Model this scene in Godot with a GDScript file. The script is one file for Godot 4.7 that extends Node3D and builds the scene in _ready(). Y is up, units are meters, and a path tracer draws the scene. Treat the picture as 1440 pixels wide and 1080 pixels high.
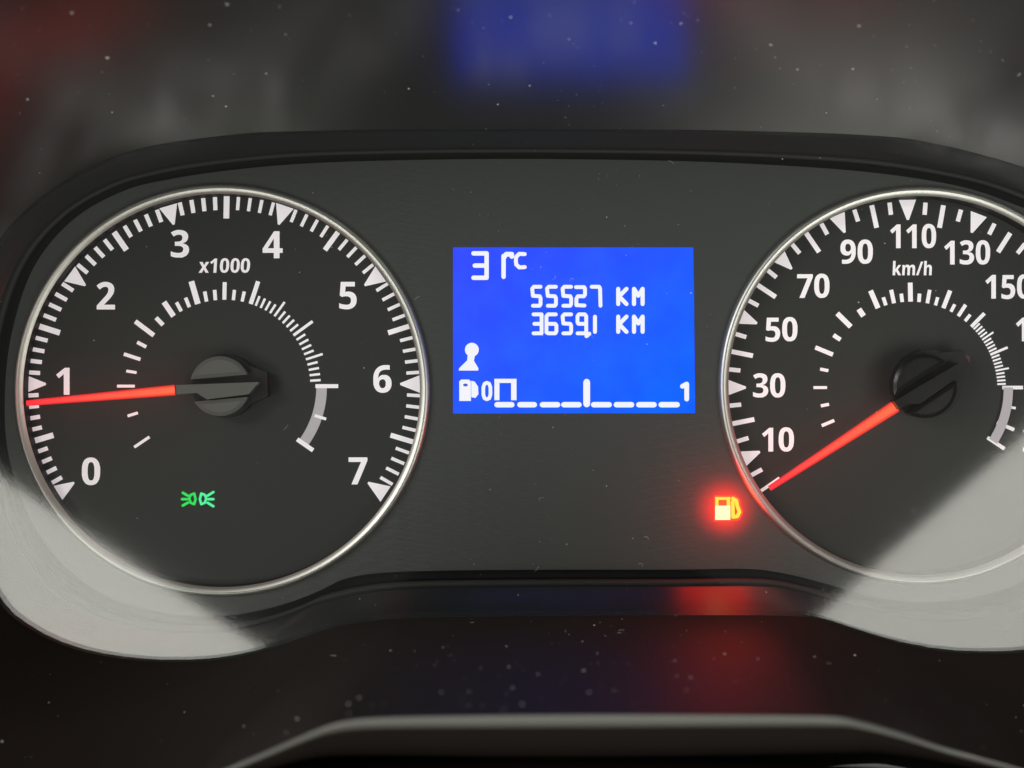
extends Node3D
# A car's instrument cluster seen close up. Lengths: the eye is EYE metres in front of the panel (z = 0);
# at(x, y, z) gives the point that is z millimetres in front of the panel on the sight line x, y (hundredths of the frame's own raster).

const EYE := 0.363
const S := 0.000165
const HUB := Vector2(800, 540)
const N := 480

var M := {}
var rng := RandomNumberGenerator.new()


func _ready() -> void:
	rng.seed = 41
	setup_view()
	materials()
	panel_and_housing()
	rev_counter()
	speedometer()
	trip_display()
	warning_lamps()
	column_cover()
	dust()


# ---------------------------------------------------------------- camera, surroundings, lamps
func setup_view() -> void:
	var cam := Camera3D.new()
	cam.name = "camera"
	add_child(cam)
	cam.position = Vector3(0, 0, EYE)
	var attr := CameraAttributesPhysical.new()
	attr.frustum_focal_length = 12.0 / (540.0 * S / EYE)
	attr.frustum_focus_distance = EYE
	attr.frustum_near = 0.02
	attr.frustum_far = 20.0
	attr.exposure_aperture = 11.0
	cam.attributes = attr
	cam.near = 0.02
	cam.far = 20.0
	cam.fov = rad_to_deg(2.0 * atan(540.0 * S / EYE))
	cam.current = true

	var env := Environment.new()
	env.background_mode = Environment.BG_COLOR
	env.background_color = Color(0.10, 0.098, 0.092).linear_to_srgb()
	env.tonemap_mode = Environment.TONE_MAPPER_LINEAR
	env.tonemap_exposure = 1.0
	env.sdfgi_enabled = true
	env.ssao_enabled = true
	env.ssil_enabled = true
	var we := WorldEnvironment.new()
	we.name = "surroundings"
	we.environment = env
	add_child(we)

	# key lamp standing in for daylight, high at left behind the driver
	area("rear_daylight", Vector3(-1.4, 0.60, 1.6), Vector3(0, 0, 0), Vector2(1.1, 0.5), 0.0, Color(1.0, 0.98, 0.93), 11.0)
	# two added lamps beside the eye, placed for pale patches in the clear cover
	area("left_added_lamp", mirrored(50, 936), Vector3(0, 0, 0.0091), Vector2(0.26, 0.125), 0.0, Color(1.0, 0.995, 0.90), 5.1, Vector2(400, 262))
	area("right_added_lamp", mirrored(1539, 971), Vector3(0, 0, 0.0091), Vector2(0.36, 0.215), 0.0, Color(1.0, 0.99, 0.90), 4.6, Vector2(-300, 265))


# where a lamp stands that the clear cover mirrors towards the eye at x, y
func mirrored(x: float, y: float) -> Vector3:
	var k := S * (EYE + EYE - 0.018) / EYE
	return Vector3((x - 720) * k, (540 - y) * k, EYE)


# radiance is what the lamp's face shows
func area(called: String, where: Vector3, to: Vector3, size: Vector2, roll: float, color: Color, radiance: float, along := Vector2.ZERO) -> AreaLight3D:
	var l := AreaLight3D.new()
	l.name = called
	l.area_size = size
	l.area_normalize_energy = true
	l.light_color = color.linear_to_srgb()
	l.light_energy = radiance * size.x * size.y / PI
	l.area_range = 5.0
	l.area_attenuation = 2.0
	l.shadow_enabled = true
	add_child(l)
	if along != Vector2.ZERO:
		var x := Vector3(along.x, -along.y, 0).normalized()
		var z := Vector3(0, 0, 1)
		l.transform = Transform3D(Basis(x, z.cross(x), z), where)
	else:
		l.look_at_from_position(where, to, Vector3.UP)
		l.rotate_object_local(Vector3.BACK, roll)
	return l


func omni(called: String, parent: Node3D, where: Vector3, color: Color, energy: float, size := 0.001) -> void:
	var l := OmniLight3D.new()
	l.name = called
	l.light_color = color.linear_to_srgb()
	l.light_energy = energy
	l.light_size = size
	l.omni_range = 2.0
	l.omni_attenuation = 2.0
	l.shadow_enabled = true
	parent.add_child(l, true)
	l.position = where


# ---------------------------------------------------------------- materials
func noise(seed_: int, freq: float, octaves := 4, kind := FastNoiseLite.TYPE_SIMPLEX_SMOOTH) -> FastNoiseLite:
	var n := FastNoiseLite.new()
	n.seed = seed_
	n.noise_type = kind
	n.frequency = freq
	n.fractal_octaves = octaves
	return n


func noise_map(n: FastNoiseLite, as_normal := false, strength := 2.0, low := Color.BLACK, high := Color.WHITE) -> NoiseTexture2D:
	var t := NoiseTexture2D.new()
	t.width = 512
	t.height = 512
	t.seamless = true
	t.noise = n
	if as_normal:
		t.as_normal_map = true
		t.bump_strength = strength
	else:
		var g := Gradient.new()
		g.set_color(0, low)
		g.set_color(1, high)
		t.color_ramp = g
	return t


func plastic(lin: Color, rough: float, spec := 0.5, grain := 0.0, tile := Vector3(60, 60, 60), map: NoiseTexture2D = null) -> StandardMaterial3D:
	var m := StandardMaterial3D.new()
	m.albedo_color = lin.linear_to_srgb()
	m.roughness = rough
	m.metallic_specular = spec
	if grain > 0.0:
		m.normal_enabled = true
		m.normal_scale = grain
		m.normal_texture = map
		m.uv1_triplanar = true
		m.uv1_world_triplanar = true
		m.uv1_scale = tile
	return m


func glow(lin: Color, strength: float) -> StandardMaterial3D:
	var m := StandardMaterial3D.new()
	m.albedo_color = Color(0.02, 0.02, 0.02).linear_to_srgb()
	m.roughness = 0.5
	m.emission_enabled = true
	m.emission = lin.linear_to_srgb()
	m.emission_energy_multiplier = strength
	return m


func materials() -> void:
	var fine := noise_map(noise(3, 0.05), true, 3.0)
	var brushed := noise_map(noise(8, 0.03, 5), true, 3.0)
	M.panel = plastic(Color(0.040, 0.046, 0.042), 0.48, 0.5, 0.45, Vector3(8, 420, 60), brushed)
	M.face = plastic(Color(0.025, 0.0285, 0.0255), 0.55, 0.4, 0.25, Vector3(150, 150, 150), fine)
	M.wall = plastic(Color(0.008, 0.008, 0.008), 0.6, 0.3)
	M.surround = plastic(Color(0.014, 0.017, 0.018), 0.27, 0.68, 0.12, Vector3(90, 90, 90), fine)
	M.hood = plastic(Color(0.014, 0.013, 0.012), 0.25, 0.71, 0.02, Vector3(70, 70, 70), fine)
	M.hood.clearcoat_enabled = true
	M.hood.clearcoat = 1.0
	M.hood.clearcoat_roughness = 0.3
	M.ledge = plastic(Color(0.026, 0.020, 0.017), 0.62, 0.25, 0.15, Vector3(70, 70, 70), fine)
	M.trough = plastic(Color(0.010, 0.011, 0.012), 0.7, 0.2)
	M.ridge = plastic(Color(0.035, 0.037, 0.034), 0.6, 0.3)
	M.strip = plastic(Color(0.17, 0.172, 0.160), 0.5, 0.5, 0.1, Vector3(90, 90, 90), fine)  # paler than the hood: the rolled edge's highlight is put into its colour
	M.cover = plastic(Color(0.032, 0.013, 0.012), 0.5, 0.4, 0.3, Vector3(120, 120, 120), fine)  # reddish, with a red reflection put into the base colour
	M.silver = plastic(Color(0.64, 0.65, 0.61), 0.42, 0.5)
	M.silver.metallic = 1.0
	M.cap = plastic(Color(0.115, 0.118, 0.110), 0.55, 0.5, 0.5, Vector3(260, 260, 260), fine)  # left cap: its bright reflection is put into a greyer colour
	M.cap_shaded = plastic(Color(0.003, 0.003, 0.003), 0.25, 0.4)  # right cap, same part: its dark reflection is put into the colour
	M.black = plastic(Color(0.004, 0.004, 0.004), 0.5, 0.4)
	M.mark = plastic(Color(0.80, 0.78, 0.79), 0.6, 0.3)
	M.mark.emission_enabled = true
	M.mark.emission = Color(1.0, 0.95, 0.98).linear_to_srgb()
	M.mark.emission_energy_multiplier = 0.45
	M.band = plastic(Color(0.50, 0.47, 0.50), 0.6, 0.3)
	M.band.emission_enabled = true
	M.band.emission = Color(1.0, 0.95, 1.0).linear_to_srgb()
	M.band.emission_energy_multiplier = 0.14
	M.needle = glow(Color(1.0, 0.028, 0.036), 1.35)
	# lit from its root: paler and more orange along the middle and towards the cap
	var lit := Image.create(64, 16, false, Image.FORMAT_RGB8)
	for y in 16:
		var mid := 1.0 - pow(absf(y - 7.5) / 7.5, 1.6)
		for x in 64:
			var f := 1.0 - x / 63.0
			lit.set_pixel(x, y, Color(0.60, 0.004, 0.016).lerp(Color(1.0, 0.010 + 0.105 * f, 0.026 + 0.006 * f), mid).linear_to_srgb())
	M.needle.emission = Color.BLACK
	M.needle.emission_texture = ImageTexture.create_from_image(lit)
	M.glint_red = plastic(Color(0.16, 0.012, 0.010), 0.4)  # dull red standing in for a glint of needle light
	M.blue = glow(Color(0.030, 0.085, 0.95), 1.0)
	M.blue.roughness = 0.6
	M.blue.metallic_specular = 0.1
	M.blue.albedo_color = Color(0, 0, 0)
	# the backlight: violet at one corner, bluer at the other, a little uneven, behind the display's dot grid
	var img := Image.create(680, 468, false, Image.FORMAT_RGB8)
	var cloud := noise(77, 0.006, 3)
	for y in 468:
		for x in 680:
			var f := clampf(0.6 * x / 680.0 + 0.5 * y / 468.0, 0, 1)
			var c := Color(0.020, 0.042, 0.72).lerp(Color(0.0, 0.082, 0.84), f)
			c *= 1.0 + 0.2 * cloud.get_noise_2d(x, y)
			if x % 5 == 0 or y % 5 == 0:
				c *= 0.86
			img.set_pixel(x, y, c.linear_to_srgb())
	var sheen := ImageTexture.create_from_image(img)
	M.blue.emission = Color.BLACK
	M.blue.emission_texture = sheen
	M.blue.emission_energy_multiplier = 1.9
	M.pixel = glow(Color(0.93, 0.95, 1.0), 1.05)
	M.amber = glow(Color(1.0, 0.5, 0.03), 1.8)
	M.orange = glow(Color(1.0, 0.055, 0.012), 1.6)
	M.amber_pale = glow(Color(1.0, 0.8, 0.36), 1.8)
	M.halo_paint = M.panel.duplicate()  # panel colour with the lamp's red halo painted into its emission
	M.halo_paint.emission_enabled = true
	M.halo_paint.emission = Color.BLACK
	M.halo_paint.emission_on_uv2 = true
	M.halo_paint.emission_energy_multiplier = 0.9
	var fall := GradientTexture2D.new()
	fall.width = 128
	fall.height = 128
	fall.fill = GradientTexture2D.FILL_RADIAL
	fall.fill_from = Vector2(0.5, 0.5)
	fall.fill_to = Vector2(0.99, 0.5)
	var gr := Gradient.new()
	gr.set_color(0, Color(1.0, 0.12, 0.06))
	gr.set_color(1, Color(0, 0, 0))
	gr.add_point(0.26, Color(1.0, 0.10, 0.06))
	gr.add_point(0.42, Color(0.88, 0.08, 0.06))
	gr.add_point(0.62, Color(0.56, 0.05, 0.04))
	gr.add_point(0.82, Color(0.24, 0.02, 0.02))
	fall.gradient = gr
	M.halo_paint.emission_texture = fall
	M.green = glow(Color(0.0, 0.60, 0.07), 1.3)
	M.green_pale = glow(Color(0.05, 0.80, 0.30), 1.2)
	M.dust = plastic(Color(0.72, 0.70, 0.67), 0.9, 0.2)
	M.clear = StandardMaterial3D.new()
	M.clear.albedo_color = Color(0, 0, 0, 0.02)
	M.clear.transparency = BaseMaterial3D.TRANSPARENCY_ALPHA
	M.clear.roughness = 0.062
	M.clear.metallic_specular = 0.5


# ---------------------------------------------------------------- geometry helpers
func at(x: float, y: float, z: float) -> Vector3:
	var k := S * (EYE - z * 0.001) / EYE
	return Vector3((x - 720.0) * k, (540.0 - y) * k, z * 0.001)


func mb() -> SurfaceTool:
	var st := SurfaceTool.new()
	st.begin(Mesh.PRIMITIVE_TRIANGLES)
	return st


func tri(st: SurfaceTool, a: Vector3, b: Vector3, c: Vector3, n: Vector3) -> void:
	tri3(st, [a, b, c], [n, n, n])


func tri3(st: SurfaceTool, p: Array, n: Array) -> void:
	var order := [0, 1, 2]
	if (p[2] - p[0]).cross(p[1] - p[0]).dot(n[0] + n[1] + n[2]) < 0.0:
		order = [0, 2, 1]
	for i in order:
		st.set_normal(n[i])
		st.add_vertex(p[i])


func quad(st: SurfaceTool, a: Vector3, b: Vector3, c: Vector3, d: Vector3, out: Vector3) -> void:
	var n := (c - a).cross(b - d).normalized()
	if n.dot(out) < 0.0:
		n = -n
	tri(st, a, b, c, n)
	tri(st, a, c, d, n)


# an outline on sight lines, from z0 to z1 millimetres, with its rim
func slab(st: SurfaceTool, poly: PackedVector2Array, z0: float, z1: float, chamfer := 0.0) -> void:
	var ids := Geometry2D.triangulate_polygon(poly)
	var mid := Vector2.ZERO
	for p in poly:
		mid += p / poly.size()
	var top: Array[Vector3] = []
	var low: Array[Vector3] = []
	for p in poly:
		var q := p
		if chamfer > 0.0:
			q = p + (mid - p).normalized() * chamfer
		top.append(at(q.x, q.y, z1))
		# the rim goes straight back from the face
		var f := at(p.x, p.y, z1)
		low.append(Vector3(f.x, f.y, z0 * 0.001))
	for i in range(0, ids.size(), 3):
		tri(st, top[ids[i]], top[ids[i + 1]], top[ids[i + 2]], Vector3.BACK)
	var c := at(mid.x, mid.y, z1)
	for i in poly.size():
		var j := (i + 1) % poly.size()
		var side := (top[j] - top[i]).cross(Vector3.BACK)
		if Geometry2D.is_polygon_clockwise(poly):
			side = -side
		quad(st, top[i], top[j], low[j], low[i], -side)


# the same, with its upper edge sloped off
func bevelled(st: SurfaceTool, poly: PackedVector2Array, z0: float, z1: float, z2: float, inset: float) -> void:
	var small: PackedVector2Array = Geometry2D.offset_polygon(poly, -inset)[0]
	slab(st, small, z1 - 0.2, z2)
	slab(st, poly, z0, z1)
	var n := poly.size()
	for i in n:
		var j := (i + 1) % n
		var a := nearest(small, poly[i])
		var b := nearest(small, poly[j])
		var p := at(poly[i].x, poly[i].y, z1)
		var q := at(poly[j].x, poly[j].y, z1)
		quad(st, p, q, at(b.x, b.y, z2), at(a.x, a.y, z2 + 0.0001), Vector3.BACK)


func nearest(poly: PackedVector2Array, p: Vector2) -> Vector2:
	var best := poly[0]
	for i in poly.size():
		var q := Geometry2D.get_closest_point_to_segment(p, poly[i], poly[(i + 1) % poly.size()])
		if q.distance_to(p) < best.distance_to(p):
			best = q
	return best


func stroke(a: Vector2, b: Vector2, w: float, ends := 5) -> PackedVector2Array:
	var p := PackedVector2Array()
	var d := (b - a).normalized() if a != b else Vector2.RIGHT
	for k in ends + 1:
		p.append(b + d.rotated(-PI / 2 + PI * k / ends) * w * 0.5)
	for k in ends + 1:
		p.append(a + d.rotated(PI / 2 + PI * k / ends) * w * 0.5)
	return p


func strokes(st: SurfaceTool, lines: Array, w: float, z: float, thick := 0.12) -> void:
	var k := 0
	for l in lines:
		for i in l.size() - 1:
			slab(st, stroke(l[i], l[i + 1], w), z, z + thick + 0.006 * (k % 9))
			k += 1


# rows of points, each row closed or open; smooth normals pointing to the side where "out" is
func sheet(st: SurfaceTool, rows: Array, closed: bool, flip: bool) -> void:
	var h := rows.size()
	var w: int = rows[0].size()
	var normals := []
	for i in h:
		var line := PackedVector3Array()
		for j in w:
			var u0: int = (j - 1 + w) % w if closed else maxi(j - 1, 0)
			var u1: int = (j + 1) % w if closed else mini(j + 1, w - 1)
			var du: Vector3 = rows[i][u1] - rows[i][u0]
			var dv: Vector3 = rows[mini(i + 1, h - 1)][j] - rows[maxi(i - 1, 0)][j]
			var n := du.cross(dv).normalized()
			line.append(-n if flip else n)
		normals.append(line)
	for i in h - 1:
		for j in (w if closed else w - 1):
			var k := (j + 1) % w
			tri3(st, [rows[i][j], rows[i][k], rows[i + 1][k]], [normals[i][j], normals[i][k], normals[i + 1][k]])
			tri3(st, [rows[i][j], rows[i + 1][k], rows[i + 1][j]], [normals[i][j], normals[i + 1][k], normals[i + 1][j]])


func numbered(parent: Node, called: String) -> String:
	if not parent.has_node(NodePath(called)):
		return called
	var k := 1
	while parent.has_node(NodePath("%s_%03d" % [called, k])):
		k += 1
	return "%s_%03d" % [called, k]


func obj(called: String, mesh, mat: Material, parent: Node = self) -> MeshInstance3D:
	var o := MeshInstance3D.new()
	o.name = numbered(parent, called)
	var made: Mesh = mesh.commit() if mesh is SurfaceTool else mesh
	o.mesh = made
	o.material_override = mat
	parent.add_child(o, true)
	return o


func tag(o: Node, label: String, category := "", group := "", kind := "") -> void:
	o.set_meta("label", label)
	if category:
		o.set_meta("category", category)
	if group:
		o.set_meta("group", group)
	if kind:
		o.set_meta("kind", kind)


func thing(called: String, label: String, category: String) -> Node3D:
	var o := Node3D.new()
	o.name = called
	add_child(o)
	tag(o, label, category)
	return o


var font: SystemFont

func lettering(called: String, text: String, x: float, y: float, height: float, z: float, mat: Material, parent: Node, wide := 1.0, slant := 0.0) -> void:
	if font == null:
		font = SystemFont.new()
		font.font_names = PackedStringArray(["Droid Sans"])
		font.font_weight = 700
	var t := TextMesh.new()
	t.font = font
	t.text = text
	t.font_size = 64
	t.depth = 0.12
	t.curve_step = 1.0
	t.pixel_size = 0.01
	var k := height * S / (0.714 * 64.0 * 0.01)
	var o := obj(called, t, mat, parent)
	var p := at(x, y, z)
	o.transform = Transform3D(Basis(Vector3(wide * k, 0, 0), Vector3(slant * k, k, 0), Vector3(0, 0, 0.001)), p)


# ---------------------------------------------------------------- outlines
func smooth_loop(ctrl: Array) -> PackedVector2Array:
	var p := PackedVector2Array()
	var n := ctrl.size()
	for i in n:
		var a: Vector2 = ctrl[(i - 1 + n) % n]
		var b: Vector2 = ctrl[i]
		var c: Vector2 = ctrl[(i + 1) % n]
		var d: Vector2 = ctrl[(i + 2) % n]
		for k in 16:
			p.append(b.cubic_interpolate(c, a, d, k / 16.0))
	return p


# the same outline, met by N rays round the middle of the cluster
func radial(ctrl: Array) -> PackedVector2Array:
	var raw := []
	for p in smooth_loop(ctrl):
		raw.append(Vector2(fposmod((p - HUB).angle(), TAU), (p - HUB).length()))
	raw.sort_custom(func(a, b): return a.x < b.x)
	var out := PackedVector2Array()
	var m := 0
	for k in N:
		var a := TAU * k / N
		while m < raw.size() and raw[m].x < a:
			m += 1
		var hi: Vector2 = raw[m] if m < raw.size() else raw[0] + Vector2(TAU, 0)
		var lo: Vector2 = raw[m - 1] if m > 0 else raw[raw.size() - 1] - Vector2(TAU, 0)
		var r := lerpf(lo.y, hi.y, clampf((a - lo.x) / maxf(hi.x - lo.x, 1e-6), 0, 1))
		out.append(HUB + Vector2.from_angle(a) * r)
	return out


func V(list: Array) -> Array:
	var out := []
	for i in range(0, list.size(), 2):
		out.append(Vector2(list[i], list[i + 1]))
	return out


var edge: PackedVector2Array      # of the panel
var lip: PackedVector2Array       # where the clear cover meets the hood
var mouth: PackedVector2Array     # the hood's outer edge


func outlines() -> void:
	edge = radial(V([800, 224, 650, 224, 500, 227, 400, 232, 310, 241, 239, 252, 175, 268, 104, 308, 48, 375, 17, 467, 7, 555, 12, 640, 40, 725, 85, 790, 150, 838, 230, 862, 312, 866,
		380, 855, 440, 835, 485, 814, 544, 805, 648, 802, 800, 801, 940, 801, 1050, 800, 1106, 807, 1162, 821, 1230, 840, 1300, 847, 1380, 838, 1460, 808, 1530, 760, 1580, 690, 1603, 600,
		1603, 510, 1580, 420, 1535, 350, 1480, 312, 1420, 285, 1340, 260, 1200, 240, 1000, 228]))
	lip = radial(V([800, 182, 600, 182, 430, 184, 330, 189, 200, 208, 110, 243, 40, 292, -10, 350, -50, 440, -66, 550, -58, 660, -35, 770, 0, 848, 45, 886, 100, 911, 170, 926, 250, 931,
		320, 926, 380, 912, 430, 895, 480, 880, 540, 871, 620, 868, 800, 866, 1000, 865, 1100, 866, 1155, 871, 1237, 897, 1312, 914, 1387, 919, 1460, 914, 1540, 885, 1600, 835, 1645, 760,
		1672, 650, 1680, 550, 1665, 440, 1635, 360, 1580, 300, 1520, 268, 1440, 235, 1320, 203, 1220, 190, 1000, 183]))
	mouth = radial(V([800, -70, 430, -70, 200, -60, 0, -20, -200, 50, -380, 180, -470, 400, -480, 640, -440, 900, -330, 1075, -120, 1155, 100, 1148, 240, 1110, 330, 1075, 400, 1045,
		440, 1028, 480, 1015, 540, 1009, 700, 1006, 900, 1005, 1150, 1007, 1200, 1012, 1260, 1028, 1320, 1048, 1380, 1065, 1440, 1082, 1540, 1115, 1700, 1150, 1860, 1115, 1970, 980, 2010, 800,
		2020, 560, 1980, 350, 1860, 150, 1680, 30, 1500, -40, 1200, -68]))


func ring_between(a: PackedVector2Array, b: PackedVector2Array, f: float, z: float) -> PackedVector3Array:
	var row := PackedVector3Array()
	for k in N:
		var p := a[k].lerp(b[k], f)
		row.append(at(p.x, p.y, z))
	return row


func mouth_z(k: int) -> float:
	# the lower edge stands out towards the driver over the steering column
	var off := absf(mouth[k].x - 815.0)
	var bulge := smoothstep(560.0, 330.0, off) if mouth[k].y > 900.0 else 0.0
	return 84.0 + 26.0 * bulge


func mouth_ring(push: float, dz: float) -> PackedVector3Array:
	var row := PackedVector3Array()
	for k in N:
		var p := mouth[k] + (mouth[k] - HUB).normalized() * push
		row.append(at(p.x, p.y, mouth_z(k) + dz))
	return row


func hood_point(k: int, f: float) -> Vector3:
	var a := at(lip[k].x, lip[k].y, 9.5)
	var b := at(mouth[k].x, mouth[k].y, mouth_z(k))
	return a.lerp(b, f)


const LEFT := Vector2(312.5, 549)
const LEFT_R := Vector2(292.5, 290)
const RIGHT := Vector2(1292, 542)
const RIGHT_R := Vector2(282.5, 280)


func ellipse(c: Vector2, r: Vector2, n := 160) -> PackedVector2Array:
	var p := PackedVector2Array()
	for k in n:
		var a := TAU * k / n
		p.append(c + Vector2(cos(a) * r.x, sin(a) * r.y))
	return p


func panel_and_housing() -> void:
	outlines()
	# the flat panel: strips between the holes, so that no strip has a hole inside it
	var st := mb()
	var screen := PackedVector2Array([Vector2(637, 347.5), Vector2(975.5, 347.5), Vector2(978, 581), Vector2(637, 581.5)])
	var cuts := [-400.0, LEFT.x, 807.0, RIGHT.x, 2000.0]
	for i in 4:
		var strip := PackedVector2Array([Vector2(cuts[i], -200), Vector2(cuts[i + 1], -200), Vector2(cuts[i + 1], 1300), Vector2(cuts[i], 1300)])
		for a in Geometry2D.intersect_polygons(edge, strip):
			var left := [a]
			for hole in [ellipse(LEFT, LEFT_R - Vector2(4, 4)), ellipse(RIGHT, RIGHT_R - Vector2(4, 4)), screen]:
				var next := []
				for p in left:
					next.append_array(Geometry2D.clip_polygons(p, hole))
				left = next
			for p in left:
				var ids := Geometry2D.triangulate_polygon(p)
				for t in range(0, ids.size(), 3):
					tri(st, at(p[ids[t]].x, p[ids[t]].y, 0), at(p[ids[t + 1]].x, p[ids[t + 1]].y, 0), at(p[ids[t + 2]].x, p[ids[t + 2]].y, 0), Vector3.BACK)
	# its outer rim and the rim of the screen's window
	for k in N:
		var a := at(edge[k].x, edge[k].y, 0)
		var b := at(edge[(k + 1) % N].x, edge[(k + 1) % N].y, 0)
		var back := Vector3(0, 0, -0.003)
		quad(st, a, b, b + back, a + back, a - at(HUB.x, HUB.y, 0))
	for k in 4:
		var a := at(screen[k].x, screen[k].y, 0)
		var b := at(screen[(k + 1) % 4].x, screen[(k + 1) % 4].y, 0)
		var back := Vector3(0, 0, -0.0012)
		quad(st, a, b, b + back, a + back, at(807, 464, 0) - a)
	var panel := obj("instrument_panel", st, M.panel)
	tag(panel, "matte dark grey face panel around the two round dials and blue screen", "instrument panel")

	# the trough round the panel, its ridge, and the wall up to the clear cover
	var sur := thing("cluster_surround", "black plastic trough with a thin ridge running round the dial panel", "dashboard trim")
	st = mb()
	sheet(st, [ring_between(edge, lip, -0.08, -3.0), ring_between(edge, lip, 0.17, -3.0)], true, true)
	sheet(st, [ring_between(edge, lip, 0.17, -3.0), ring_between(edge, lip, 0.21, 0.6)], true, true)
	obj("trough", st, M.trough, sur)
	st = mb()
	sheet(st, [ring_between(edge, lip, 0.21, 0.6), ring_between(edge, lip, 0.235, 1.2), ring_between(edge, lip, 0.27, 1.45), ring_between(edge, lip, 0.31, 1.5), ring_between(edge, lip, 0.34, 1.1)], true, true)
	obj("ridge", st, M.ridge, sur)
	st = mb()
	sheet(st, [ring_between(edge, lip, 0.34, 1.1), ring_between(edge, lip, 0.45, 2.3), ring_between(edge, lip, 0.6, 4.0), ring_between(edge, lip, 0.8, 6.5), ring_between(edge, lip, 1.0, 9.5)], true, true)
	obj("rising_wall", st, M.surround, sur)

	# the hood: from the cover's edge out to its mouth, then the rolled front edge
	var hood := thing("binnacle_hood", "black plastic hood flaring out above and below the dial panel", "dashboard hood")
	st = mb()
	var rows := []
	for i in 13:
		var row := PackedVector3Array()
		for k in N:
			row.append(hood_point(k, i / 12.0))
		rows.append(row)
	for half in 2:
		var cut := []
		for row in rows:
			var line: PackedVector3Array = row.slice(half * N / 2, (half + 1) * N / 2)
			line.append(row[((half + 1) * N / 2) % N])
			cut.append(line)
		st = mb()
		sheet(st, cut, false, true)
		obj("upper_lining" if half else "lower_lining", st, M.hood if half else M.ledge, hood)
	st = mb()
	sheet(st, [mouth_ring(0, 0), mouth_ring(1.5, 0.25), mouth_ring(4, 0.3), mouth_ring(8, 0.0), mouth_ring(12, -0.6), mouth_ring(15, -1.6), mouth_ring(17, -3.0)], true, true)
	obj("lit_edge", st, M.strip, hood)
	st = mb()
	sheet(st, [mouth_ring(17, -3.0), mouth_ring(34, -16.0), mouth_ring(50, -30.0), mouth_ring(85, -75.0)], true, true)
	obj("front_face", st, M.ledge, hood)

	# the clear cover
	st = mb()
	var front := PackedVector2Array()
	for k in range(0, N, 2):
		front.append(edge[k].lerp(lip[k], 0.955))
	slab(st, front, 7.9, 9.1)
	var ids := Geometry2D.triangulate_polygon(front)
	for i in range(0, ids.size(), 3):
		var p := []
		for t in 3:
			var f := at(front[ids[i + t]].x, front[ids[i + t]].y, 9.1)
			p.append(Vector3(f.x, f.y, 0.0079))
		tri(st, p[0], p[1], p[2], Vector3.FORWARD)
	var cover := obj("clear_cover", st, M.clear)
	tag(cover, "clear plastic cover over the whole cluster mirroring pale light low at both sides", "cover")


# ---------------------------------------------------------------- dials
# a point on a dial face: angle in degrees counted from the right, upwards
func dial(c: Vector2, r: Vector2, skew: Vector2, deg: float, share: float) -> Vector2:
	var a := deg_to_rad(deg)
	var dy := sin(a) * r.y * share
	return Vector2(c.x + skew.x * dy + cos(a) * share * (r.x - skew.y * dy), c.y - dy)


func mark(parent: Node, called: String, a: Vector2, b: Vector2, w: float, z: float, mat: Material, taper := 1.0) -> void:
	var st := mb()
	var n := (b - a).normalized().orthogonal() * w * 0.5
	slab(st, PackedVector2Array([a + n, b + n * taper, b - n * taper, a - n]), z, z + 0.14)
	obj(called, st, mat, parent)


func bezel(parent: Node3D, c: Vector2, r: Vector2, depth: float) -> void:
	var profile := [[0.0, -0.5], [0.0, 0.6], [0.25, 1.35], [0.6, 1.72], [1.0, 1.75]]
	var inner := [[1.0, 1.75], [1.1, 1.6], [1.2, 1.6], [1.55, 1.5], [1.95, 1.3], [2.35, 0.98]]
	var st := mb()
	for part in [profile, inner]:
		var rows := []
		for q in part:
			var row := PackedVector3Array()
			for k in 200:
				var a := TAU * k / 200
				var p := at(c.x, c.y, 0) + Vector3(cos(a) * (r.x * S - q[0] * 0.001), sin(a) * (r.y * S - q[0] * 0.001), q[1] * 0.001)
				row.append(p)
			rows.append(row)
		sheet(st, rows, true, false)
	obj("bezel_ring", st, M.silver, parent)
	st = mb()
	var rows := []
	for q in [[2.35, 0.98], [2.4, -depth * 0.5], [2.4, -depth]]:
		var row := PackedVector3Array()
		for k in 200:
			var a := TAU * k / 200
			row.append(at(c.x, c.y, 0) + Vector3(cos(a) * (r.x * S - q[0] * 0.001), sin(a) * (r.y * S - q[0] * 0.001), q[1] * 0.001))
		rows.append(row)
	sheet(st, rows, true, false)
	obj("recess_wall", st, M.wall, parent)
	st = mb()
	var mid := at(c.x, c.y, 0) + Vector3(0, 0, -depth * 0.001)
	for k in 160:
		var p := []
		for j in [k, k + 1]:
			var a: float = TAU * j / 160
			p.append(mid + Vector3(cos(a) * (r.x * S - 0.0022), sin(a) * (r.y * S - 0.0022), 0))
		tri(st, mid, p[0], p[1], Vector3.BACK)
	obj("dial_face", st, M.face, parent)


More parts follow.
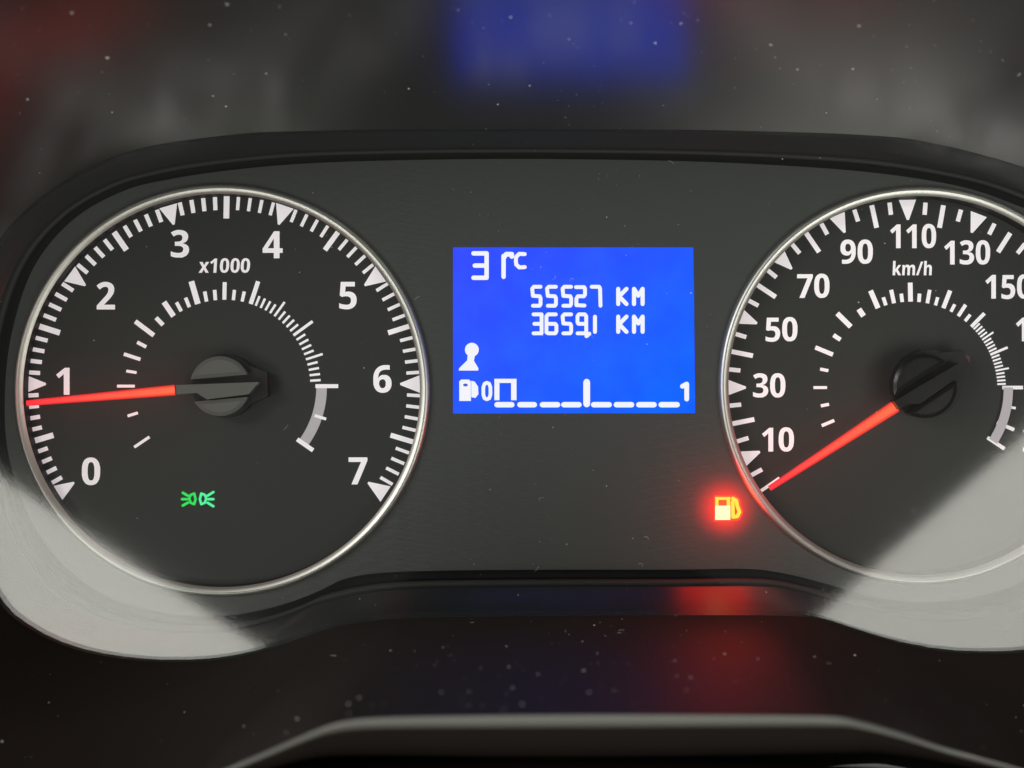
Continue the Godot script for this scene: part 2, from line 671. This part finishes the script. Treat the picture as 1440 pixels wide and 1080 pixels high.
# the pointer: a lit blade, and a cap with a raised spine that ends in a slanted tail
func pointer(parent: Node3D, c: Vector2, tip: Vector2, root: Vector2, w0: float, w1: float, cap_r: float, cap_mat: Material) -> void:
	var po := Node3D.new()
	po.name = "pointer"
	parent.add_child(po)
	var d := (tip - c).normalized()
	var n := d.orthogonal()
	# blade, a low roof section
	var st := mb()
	var steps := 12
	for i in steps:
		var rows := []
		for f in [i / float(steps), (i + 1) / float(steps)]:
			var m: Vector2 = root.lerp(tip, f)
			var w: float = lerpf(w0, w1, f) * 0.5
			rows.append(PackedVector3Array([at((m + n * w).x, (m + n * w).y, 1.6), at((m + n * w * 0.55).x, (m + n * w * 0.55).y, 2.3), at((m - n * w * 0.55).x, (m - n * w * 0.55).y, 2.3), at((m - n * w).x, (m - n * w).y, 1.6)]))
		for j in 3:
			var v0: float = [0.02, 0.3, 0.7][j]
			var v1: float = [0.3, 0.7, 0.98][j]
			var u0 := i / float(steps)
			var u1 := (i + 1) / float(steps)
			var ps := [rows[0][j], rows[0][j + 1], rows[1][j + 1], rows[1][j]]
			var us := [Vector2(u0, v0), Vector2(u0, v1), Vector2(u1, v1), Vector2(u1, v0)]
			var nn: Vector3 = (ps[2] - ps[0]).cross(ps[1] - ps[3]).normalized()
			nn = nn if nn.z > 0 else -nn
			for t in [[0, 1, 2], [0, 2, 3]]:
				var o: Array = t
				if (ps[t[2]] - ps[t[0]]).cross(ps[t[1]] - ps[t[0]]).z < 0.0:
					o = [t[0], t[2], t[1]]
				for e in o:
					st.set_normal(nn)
					st.set_uv(us[e])
					st.add_vertex(ps[e])
		if i == steps - 1:
			quad(st, rows[1][0], rows[1][1], rows[1][2], rows[1][3], Vector3(d.x, -d.y, 0))
	obj("lit_blade", st, M.needle, po)
	for f in [0.12, 0.38, 0.64, 0.9]:
		var q := root.lerp(tip, f)
		omni("pointer_light", po, at(q.x, q.y, 2.0), Color(1.0, 0.03, 0.04), 0.00002 * (1.2 - f * 0.5), 0.0006)
	# skirt under the cap
	st = mb()
	var skirt := ellipse(c - d * 6.0, Vector2(cap_r + 3, cap_r + 3), 48)
	slab(st, skirt, -3.0, 1.2)
	slab(st, PackedVector2Array([c - d * 20 + n * cap_r * 0.85, c - d * (cap_r + 24) + n * 20, c - d * (cap_r + 26) - n * 14, c - d * 20 - n * cap_r * 0.85]), -2.0, 1.6)
	obj("hub_skirt", st, M.black, po)
	# cap in two halves, with the spine between
	st = mb()
	for side in [-1.0, 1.0]:
		var half := PackedVector2Array()
		var start := 18.5 if side > 0 else 13.0
		var a0 := asin(start / cap_r)
		for k in 25:
			var a := lerpf(a0, PI - a0, k / 24.0)
			half.append(c + d * cos(a) * cap_r + n * side * sin(a) * cap_r)
		bevelled(st, half, 0.0, 3.8, 4.2, 5.0)
	obj("hub_cap", st, cap_mat, po)
	st = mb()
	slab(st, PackedVector2Array([root - d * 1 + n * 6.5, c + d * 34 + n * 6.5, c + d * 20 + n * 17.5, c - d * (cap_r - 2) + n * 15, c - d * (cap_r + 14) - n * 1, root - d * 1 - n * 7.0]), 0.5, 4.9, 0.6)
	obj("spine", st, cap_mat, po)
	# red sliver painted in place of light leaking past the tail
	st = mb()
	var t := c - d * (cap_r + 27)
	slab(st, PackedVector2Array([t + n * 12 + d * 6, t - d * 4, t - n * 22 + d * 14, t - n * 18 + d * 16, t + d * 1, t + n * 9 + d * 8]), -2.4, -1.2)
	obj("painted_glint", st, M.glint_red, po)


func rev_counter() -> void:
	var o := thing("rev_counter", "round rev counter numbered 0 to 7 with its red needle near 1", "gauge")
	bezel(o, LEFT, LEFT_R, 3.0)
	var c := Vector2(313.5, 540)
	var r := Vector2(279, 264)
	var sk := Vector2(0.020, 0.052)
	for i in 71:
		var deg := 216.0 - 3.6 * i
		if i % 10 == 0:
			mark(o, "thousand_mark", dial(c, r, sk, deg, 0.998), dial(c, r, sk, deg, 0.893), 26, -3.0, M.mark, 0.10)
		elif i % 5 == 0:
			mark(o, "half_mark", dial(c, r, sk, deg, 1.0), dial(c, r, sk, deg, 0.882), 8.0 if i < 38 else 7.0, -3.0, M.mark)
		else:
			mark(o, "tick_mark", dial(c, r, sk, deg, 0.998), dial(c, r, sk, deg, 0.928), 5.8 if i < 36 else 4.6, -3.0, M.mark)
	var ci := Vector2(313, 543)
	var ri := Vector2(128, 126)
	var si := Vector2(0.02, 0.03)
	var marks := [[216, 1, 4], [198, 0, 4], [180, 1, 4], [171, 0, 4], [162, 1, 5], [153, 0, 5], [144, 2, 6.5], [135, 0, 6], [126, 1, 7.5], [120, 0, 5], [114, 0, 5], [108, 2, 8], [102, 0, 5], [96, 0, 5], [90, 1, 5.5], [84, 0, 4.5], [78, 0, 4.5], [72, 2, 6]]
	for i in range(1, 20):
		marks.append([72 - 3.6 * i, 2 if i == 10 else 1 if i % 5 == 0 else 0, 4.0 if i == 10 else 3.2])
	for m in marks:
		var long: float = [0.08, 0.16, 0.23][m[1]]
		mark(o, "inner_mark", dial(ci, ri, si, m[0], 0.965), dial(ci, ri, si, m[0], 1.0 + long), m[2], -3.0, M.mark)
	band(o, ci, ri, si, 0.0, -36.0, 1.03, 1.145)
	mark(o, "inner_mark", dial(ci, ri, si, 0, 1.02), dial(ci, ri, si, 0, 1.27), 5.5, -2.95, M.mark)
	mark(o, "inner_mark", dial(ci, ri, si, -18, 1.06), dial(ci, ri, si, -18, 1.19), 4, -2.95, M.mark)
	mark(o, "inner_mark", dial(ci, ri, si, -36, 1.01), dial(ci, ri, si, -36, 1.22), 6, -2.95, M.mark)
	var at_ := [[128, 664], [91, 537], [148, 417], [253, 344], [383, 345], [489, 416], [537, 534], [503, 663]]
	for i in 8:
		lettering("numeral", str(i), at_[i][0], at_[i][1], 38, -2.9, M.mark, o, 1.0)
	lettering("multiplier_lettering", "x1000", 316, 374, 20, -2.9, M.mark, o, 0.95, 0.06)
	pointer(o, Vector2(309, 543), Vector2(37, 567), Vector2(246, 548.5), 15, 8, 42, M.cap)


func band(parent: Node, c: Vector2, r: Vector2, sk: Vector2, a0: float, a1: float, s0: float, s1: float) -> void:
	var st := mb()
	for i in 16:
		var f0 := lerpf(a0, a1, i / 16.0)
		var f1 := lerpf(a0, a1, (i + 1) / 16.0)
		slab(st, PackedVector2Array([dial(c, r, sk, f0, s0), dial(c, r, sk, f0, s1), dial(c, r, sk, f1, s1), dial(c, r, sk, f1, s0)]), -3.0, -2.9)
	obj("solid_arc", st, M.band, parent)


func speedometer() -> void:
	var o := thing("speedometer", "round speedometer in km/h with its red needle resting on zero", "gauge")
	bezel(o, RIGHT, RIGHT_R, 4.0)
	var c := Vector2(1282, 545)
	var r := Vector2(261, 264)
	var sk := Vector2(-0.022, 0.0)
	for i in 45:
		var deg := 213.75 - 5.625 * i
		if i % 4 == 2:
			mark(o, "twenty_mark", dial(c, r, sk, deg, 1.0), dial(c, r, sk, deg, 0.893), 24, -4.0, M.mark, 0.12)
		elif i % 4 == 0:
			mark(o, "ten_mark", dial(c, r, sk, deg, 0.99), dial(c, r, sk, deg, 0.868), 4.5 if i == 0 else 6.6, -4.0, M.mark)
		else:
			mark(o, "five_mark", dial(c, r, sk, deg, 0.99), dial(c, r, sk, deg, 0.925), 6.0, -4.0, M.mark)
	var ci := Vector2(1283, 545)
	var ri := Vector2(123, 124)
	var si := Vector2(-0.02, 0.0)
	var marks := [[202.5, 1, 4.5], [191.2, 0, 4.5], [180, 1, 4], [168.7, 0, 4.5], [157.5, 2, 6], [146.2, 0, 6], [135, 2, 7], [123.7, 0, 7.5], [112.5, 2, 7], [106.9, 0, 5], [101.2, 1, 5.5], [95.6, 0, 5], [90, 2, 6.5], [84.4, 0, 5], [78.7, 1, 5], [73.1, 0, 4.5], [67.5, 2, 6], [61.9, 0, 4.5], [56.2, 1, 5], [50.6, 0, 4.5], [45, 2, 5]]
	for i in range(1, 20):
		marks.append([45 - 2.25 * i, 2 if i == 10 else 1 if i % 5 == 0 else 0, 3.4 if i == 10 else 2.5])
	for m in marks:
		var long: float = [0.07, 0.13, 0.19][m[1]]
		mark(o, "inner_mark", dial(ci, ri, si, m[0], 0.975), dial(ci, ri, si, m[0], 1.0 + long), m[2], -4.0, M.mark)
	band(o, ci, ri, si, 0.0, -33.75, 1.045, 1.15)
	for m in [[0.0, 1.03, 1.265, 5.0], [-11.25, 1.09, 1.20, 3.5], [-22.5, 1.04, 1.25, 5.0], [-33.75, 1.02, 1.25, 5.0]]:
		mark(o, "inner_mark", dial(ci, ri, si, m[0], m[1]), dial(ci, ri, si, m[0], m[2]), m[3], -3.95, M.mark)
	var at_ := [[1094, 619], [1082, 543], [1099, 464], [1144, 403], [1205, 355], [1284, 333], [1360, 356], [1418, 404], [1461, 464], [1480, 543], [1471, 619]]
	for i in 11:
		lettering("numeral", str(10 + 20 * i), at_[i][0], at_[i][1], 33.5, -3.9, M.mark, o, 0.95 if i < 5 else 0.89)
	lettering("unit_lettering", "km/h", 1283, 378, 19, -3.9, M.mark, o, 0.86, 0.04)
	pointer(o, Vector2(1301, 543), Vector2(1082, 687), Vector2(1260, 571), 18, 8, 45, M.cap_shaded)


# ---------------------------------------------------------------- the blue screen
var GLYPH := {
	"0": [[0.5, 0, 0.8, 0.06, 0.95, 0.28, 0.95, 0.72, 0.8, 0.94, 0.5, 1, 0.2, 0.94, 0.05, 0.72, 0.05, 0.28, 0.2, 0.06, 0.5, 0]],
	"1": [[0.5, 0, 0.5, 1]],
	"2": [[0, 0.02, 0.85, 0.02, 0.95, 0.1, 0.95, 0.42], [0.85, 0.5, 0.2, 0.5, 0.05, 0.62, 0.05, 0.97, 0.9, 0.99]],
	"3": [[0, 0, 1, 0, 1, 0.5, 0.1, 0.5], [1, 0.5, 1, 1, 0, 1]],
	"5": [[0.95, 0, 0.2, 0, 0.02, 0.1, 0.1, 0.48, 0.85, 0.5, 0.95, 0.6, 0.95, 0.92, 0.85, 1, 0.1, 1]],
	"6": [[0.9, 0, 0.2, 0, 0.05, 0.1, 0.05, 0.95, 0.2, 1, 0.85, 1, 0.95, 0.9, 0.95, 0.58, 0.85, 0.5, 0.1, 0.5]],
	"7": [[0, 0, 0.85, 0, 0.95, 0.1, 1, 1]],
	"9": [[0.05, 1, 0.9, 1, 1, 0.9, 1, 0.1, 0.85, 0, 0.2, 0, 0.05, 0.1, 0.05, 0.42, 0.15, 0.5, 0.95, 0.5]],
	"C": [[0.98, 0.02, 0.4, 0.0, 0.08, 0.22, 0.05, 0.5, 0.08, 0.78, 0.4, 1, 0.98, 0.98]],
	"K": [[0.05, 0, 0.05, 1], [0.95, 0, 0.15, 0.5, 0.95, 1]],
	"M": [[0.05, 1, 0.05, 0, 0.5, 0.45, 0.95, 0, 0.95, 1]],
}


func scr(x: float, y: float) -> Vector2:      # a place on the screen
	return Vector2(620.0 + x / 3.789, 330.0 + y / 3.789)


func glyph(parent: Node, called: String, ch: String, x0: float, x1: float, y0: float, y1: float, w: float) -> void:
	var lines := []
	for g in GLYPH[ch]:
		var l := []
		for i in range(0, g.size(), 2):
			l.append(scr(lerpf(x0 + w / 2, x1 - w / 2, g[i]), lerpf(y0 + w / 2, y1 - w / 2, g[i + 1])))
		lines.append(l)
	var st := mb()
	strokes(st, lines, w * 0.87 / 3.789, -0.62)
	obj(called, st, M.pixel, parent)


func trip_display() -> void:
	var o := thing("display_screen", "lit blue screen showing temperature, mileage and fuel bar between the dials", "display")
	var st := mb()
	var q := [Vector2(636, 346), Vector2(976.5, 346), Vector2(979, 582.5), Vector2(636, 583)]
	var uv := [Vector2(0, 0), Vector2(1, 0), Vector2(1, 1), Vector2(0, 1)]
	for i in [0, 1, 2, 0, 2, 3]:
		st.set_normal(Vector3.BACK)
		st.set_uv(uv[i])
		st.add_vertex(at(q[i].x, q[i].y, -0.7))
	obj("screen_glass", st, M.blue, o)
	glyph(o, "digit", "3", 160, 257, 86, 243, 27)
	glyph(o, "digit", "1", 318, 350, 100, 238, 27)
	st = mb()
	strokes(st, [[scr(335, 122), scr(348, 104), scr(378, 104)], [scr(376, 104), scr(378, 116)]], 25 / 3.789, -0.62)
	obj("degree_sign", st, M.pixel, o)
	glyph(o, "letter", "C", 385, 460, 90, 186, 24)
	var digits := [["5", 474, 545], ["5", 553, 627], ["5", 636, 708], ["2", 708, 782], ["7", 792, 862]]
	for d in digits:
		glyph(o, "digit", d[0], d[1], d[2], 266, 390, 23)
	digits = [["3", 482, 548], ["6", 548, 630], ["5", 636, 708], ["9", 714, 786]]
	for d in digits:
		glyph(o, "digit", d[0], d[1], d[2], 413, 537, 23)
	glyph(o, "digit", "1", 806, 836, 425, 530, 24)
	st = mb()
	strokes(st, [[scr(790, 528), scr(776, 540)]], 22 / 3.789, -0.62)
	obj("comma", st, M.pixel, o)
	for y in [276, 424]:
		glyph(o, "letter", "K", 930, 1004, y, y + 106, 25)
		glyph(o, "letter", "M", 1014, 1090, y, y + 106, 25)
	# gear knob symbol
	st = mb()
	slab(st, ellipse(scr(165, 613), Vector2(37, 37) / 3.789, 28), -0.62, -0.5)
	slab(st, PackedVector2Array([scr(143, 640), scr(182, 640), scr(176, 672), scr(200, 712), scr(199, 724), scr(95, 724), scr(97, 712), scr(140, 670)]), -0.62, -0.48)
	obj("gear_symbol", st, M.pixel, o)
	# pump symbol
	st = mb()
	slab(st, PackedVector2Array([scr(98, 782), scr(108, 772), scr(150, 772), scr(160, 783), scr(160, 886), scr(98, 886)]), -0.62, -0.5)
	slab(st, PackedVector2Array([scr(162, 778), scr(180, 783), scr(198, 810), scr(200, 850), scr(184, 870), scr(162, 866)]), -0.62, -0.5)
	obj("pump_symbol", st, M.pixel, o)
	st = mb()
	slab(st, ellipse(scr(131, 801), Vector2(13, 8) / 3.789, 16), -0.5, -0.46)
	obj("pump_window", st, glow(Color(0.05, 0.09, 0.6), 1.0), o)
	glyph(o, "digit", "0", 213, 277, 778, 888, 22)
	st = mb()
	for b in [[285, 768, 403, 790], [285, 790.5, 312, 882], [374, 790.5, 403, 882]]:
		slab(st, PackedVector2Array([scr(b[0], b[1]), scr(b[2], b[1]), scr(b[2], b[3]), scr(b[0], b[3])]), -0.62, -0.5)
	obj("fuel_block", st, M.pixel, o)
	st = mb()
	strokes(st, [[scr(777, 786), scr(777, 902)]], 36 / 3.789, -0.62)
	obj("half_mark", st, M.pixel, o)
	for s in [[285, 392], [407, 512], [527, 636], [641, 750], [800, 911], [921, 1030], [1041, 1150], [1160, 1273]]:
		st = mb()
		strokes(st, [[scr(s[0] + 14, 906), scr(s[1] - 14, 906)]], 29 / 3.789, -0.62)
		obj("scale_dash", st, M.pixel, o)
	st = mb()
	strokes(st, [[scr(1287, 808), scr(1310, 796), scr(1310, 876)]], 25 / 3.789, -0.62)
	obj("digit", st, M.pixel, o)


# ---------------------------------------------------------------- warning lamps
func warning_lamps() -> void:
	var o := thing("fuel_warning_lamp", "glowing amber fuel pump symbol low between blue screen and speedometer", "warning light")
	var st := mb()
	slab(st, PackedVector2Array([Vector2(1004, 698), Vector2(1005.5, 696.5), Vector2(1028, 696.5), Vector2(1029.5, 698), Vector2(1029.5, 733), Vector2(1004, 733)]), 0.0, 0.12)
	strokes(st, [[Vector2(1031, 701), Vector2(1036, 704), Vector2(1037.5, 712), Vector2(1040.5, 720), Vector2(1037, 727), Vector2(1031, 728)]], 9.5, 0.0, 0.08)
	obj("pump_rim", st, M.orange, o)
	st = mb()
	var body := [[1006, 699, 1027, 703], [1006, 703.2, 1010.5, 711], [1022, 703.2, 1027, 711]]
	for b in body:
		slab(st, PackedVector2Array([Vector2(b[0], b[1]), Vector2(b[2], b[1]), Vector2(b[2], b[3]), Vector2(b[0], b[3])]), 0.0, 0.25)
	obj("pump_head", st, M.amber, o)
	st = mb()
	slab(st, PackedVector2Array([Vector2(1006, 711.2), Vector2(1027, 711.2), Vector2(1027, 731), Vector2(1006, 731)]), 0.0, 0.25)
	obj("pump_body", st, M.amber_pale, o)
	st = mb()
	strokes(st, [[Vector2(1030.5, 701), Vector2(1035.5, 704), Vector2(1037, 712), Vector2(1040, 720), Vector2(1037, 726), Vector2(1031, 727), Vector2(1030.5, 706)]], 5.0, 0.0, 0.2)
	obj("pump_hose", st, M.amber, o)
	# red halo of the lamp, painted as a fading emissive disc round the symbol
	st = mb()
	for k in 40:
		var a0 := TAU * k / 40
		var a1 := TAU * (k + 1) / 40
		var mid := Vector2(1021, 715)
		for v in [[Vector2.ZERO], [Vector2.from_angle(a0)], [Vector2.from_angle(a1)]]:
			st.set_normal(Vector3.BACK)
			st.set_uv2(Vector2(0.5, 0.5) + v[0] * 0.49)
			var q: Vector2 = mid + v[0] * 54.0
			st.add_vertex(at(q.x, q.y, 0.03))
	obj("lamp_halo", st, M.halo_paint, o)
	omni("fuel_lamp_light", o, at(1021, 715, 0.15), Color(1.0, 0.02, 0.008), 0.00001, 0.0004)
	omni("fuel_lamp_light", o, at(1021, 715, 3.5), Color(1.0, 0.02, 0.01), 0.0006, 0.0008)

	var g := thing("position_lamp_indicator", "small green lit side light symbol low on the rev counter", "indicator light")
	st = mb()
	strokes(st, [[Vector2(273, 694), Vector2(268, 696), Vector2(266, 701), Vector2(268, 707), Vector2(273, 709), Vector2(275, 702), Vector2(273, 694)]], 3.4, -3.0, 0.12)
	strokes(st, [[Vector2(257, 693), Vector2(264, 697)], [Vector2(256, 702), Vector2(263, 702)], [Vector2(257, 711), Vector2(264, 707)]], 3.6, -3.0, 0.12)
	obj("left_lamp_symbol", st, M.green, g)
	st = mb()
	strokes(st, [[Vector2(283, 694), Vector2(288, 696), Vector2(290, 701), Vector2(288, 707), Vector2(283, 709), Vector2(281, 702), Vector2(283, 694)]], 3.4, -3.0, 0.12)
	strokes(st, [[Vector2(292, 697), Vector2(300, 692)], [Vector2(293, 702), Vector2(300, 702)], [Vector2(292, 707), Vector2(300, 712)]], 3.6, -3.0, 0.12)
	obj("right_lamp_symbol", st, M.green_pale, g)
	omni("indicator_light", g, at(278, 702, -2.0), Color(0.03, 1.0, 0.2), 0.000005, 0.002)


# ---------------------------------------------------------------- below the hood, and dust
func column_cover() -> void:
	var st := mb()
	var rows := []
	for i in range(-1, 9):
		var row := PackedVector3Array()
		for j in 41:
			var x := lerpf(-500, 1940, j / 40.0)
			var drop := 0.00006 * pow(x - 760.0, 2)
			var y := 1066.0 + drop + i * 22.0
			row.append(at(x, y, 70.0 + i * 5.0) if i >= 0 else at(x, y + 60.0, 10.0))
		rows.append(row)
	sheet(st, rows, false, false)
	# front skirt, so that it is a body and not a sheet
	var last: PackedVector3Array = rows[9]
	var down := PackedVector3Array()
	for p in last:
		down.append(p + Vector3(0, -0.06, 0.006))
	sheet(st, [last, down], false, false)
	var o := obj("steering_column_cover", st, M.cover)
	tag(o, "dark steering column cover just showing under the hood's front edge", "column cover")


func fleck(st: SurfaceTool, p: Vector3, n: Vector3, size: float) -> void:
	var t := n.cross(Vector3(0.3, 0.9, 0.2)).normalized()
	var b := n.cross(t)
	var spin := rng.randf() * TAU
	var ring := []
	var count := 6
	var long := rng.randf_range(0.8, 1.5)
	for k in count:
		var a := spin + TAU * k / count
		var r := size * rng.randf_range(0.6, 1.0)
		ring.append(p + (t * cos(a) * long + b * sin(a)) * r)
	var top := p + n * size * 0.7
	for k in count:
		var q: Vector3 = ring[(k + 1) % count]
		var m: Vector3 = (q - ring[k]).cross(top - ring[k]).normalized()
		if m.dot(n) < 0:
			m = -m
		tri(st, ring[k], q, top, m)


func dust() -> void:
	var st := mb()
	for i in 420:
		var k := rng.randi_range(0, N - 1)
		var f := pow(rng.randf(), 0.8) * 0.97
		var p := hood_point(k, f)
		var du := hood_point((k + 1) % N, f) - p
		var dv := hood_point(k, f + 0.02) - p
		var n := du.cross(dv).normalized()
		var inward := (at(HUB.x, HUB.y, 60) - p)
		if n.dot(inward) < 0:
			n = -n
		var size := 0.00010 + 0.00030 * pow(rng.randf(), 4.0)
		fleck(st, p, n, size)
	for i in 170:
		var k := rng.randi_range(0, N - 1)
		var f := sqrt(rng.randf()) * 0.96
		var p2 := HUB.lerp(lip[k], f)
		fleck(st, at(p2.x, p2.y, 9.12), Vector3.BACK, 0.00005 + 0.00012 * pow(rng.randf(), 4.0))
	# lint: short bent fibres lying on the cover and on the lower ledge
	for i in 26:
		var p: Vector3
		if i < 12:
			var q := HUB.lerp(lip[rng.randi_range(0, N - 1)], sqrt(rng.randf()) * 0.93)
			p = at(q.x, q.y, 9.12)
		else:
			p = hood_point(rng.randi_range(20, N / 2 - 20), rng.randf() * 0.9) + Vector3(0, 0.00004, 0)
		var dir := rng.randf() * TAU
		var bend := rng.randf_range(-0.5, 0.5)
		for k in 7:
			var step := Vector3(cos(dir), sin(dir), 0) if i < 12 else Vector3(cos(dir), 0.05, sin(dir))
			var q := p + step * 0.00022
			dir += bend
			var side := step.cross(Vector3.BACK if i < 12 else Vector3.UP).normalized() * 0.00002
			var up := (Vector3.BACK if i < 12 else Vector3.UP) * 0.00004
			quad(st, p - side, q - side, q + up, p + up, up - side)
			quad(st, p + side, q + side, q + up, p + up, up + side)
			p = q
	var o := obj("dust", st, M.dust)
	tag(o, "pale specks of dust scattered over hood lining and clear cover", "dust", "", "stuff")
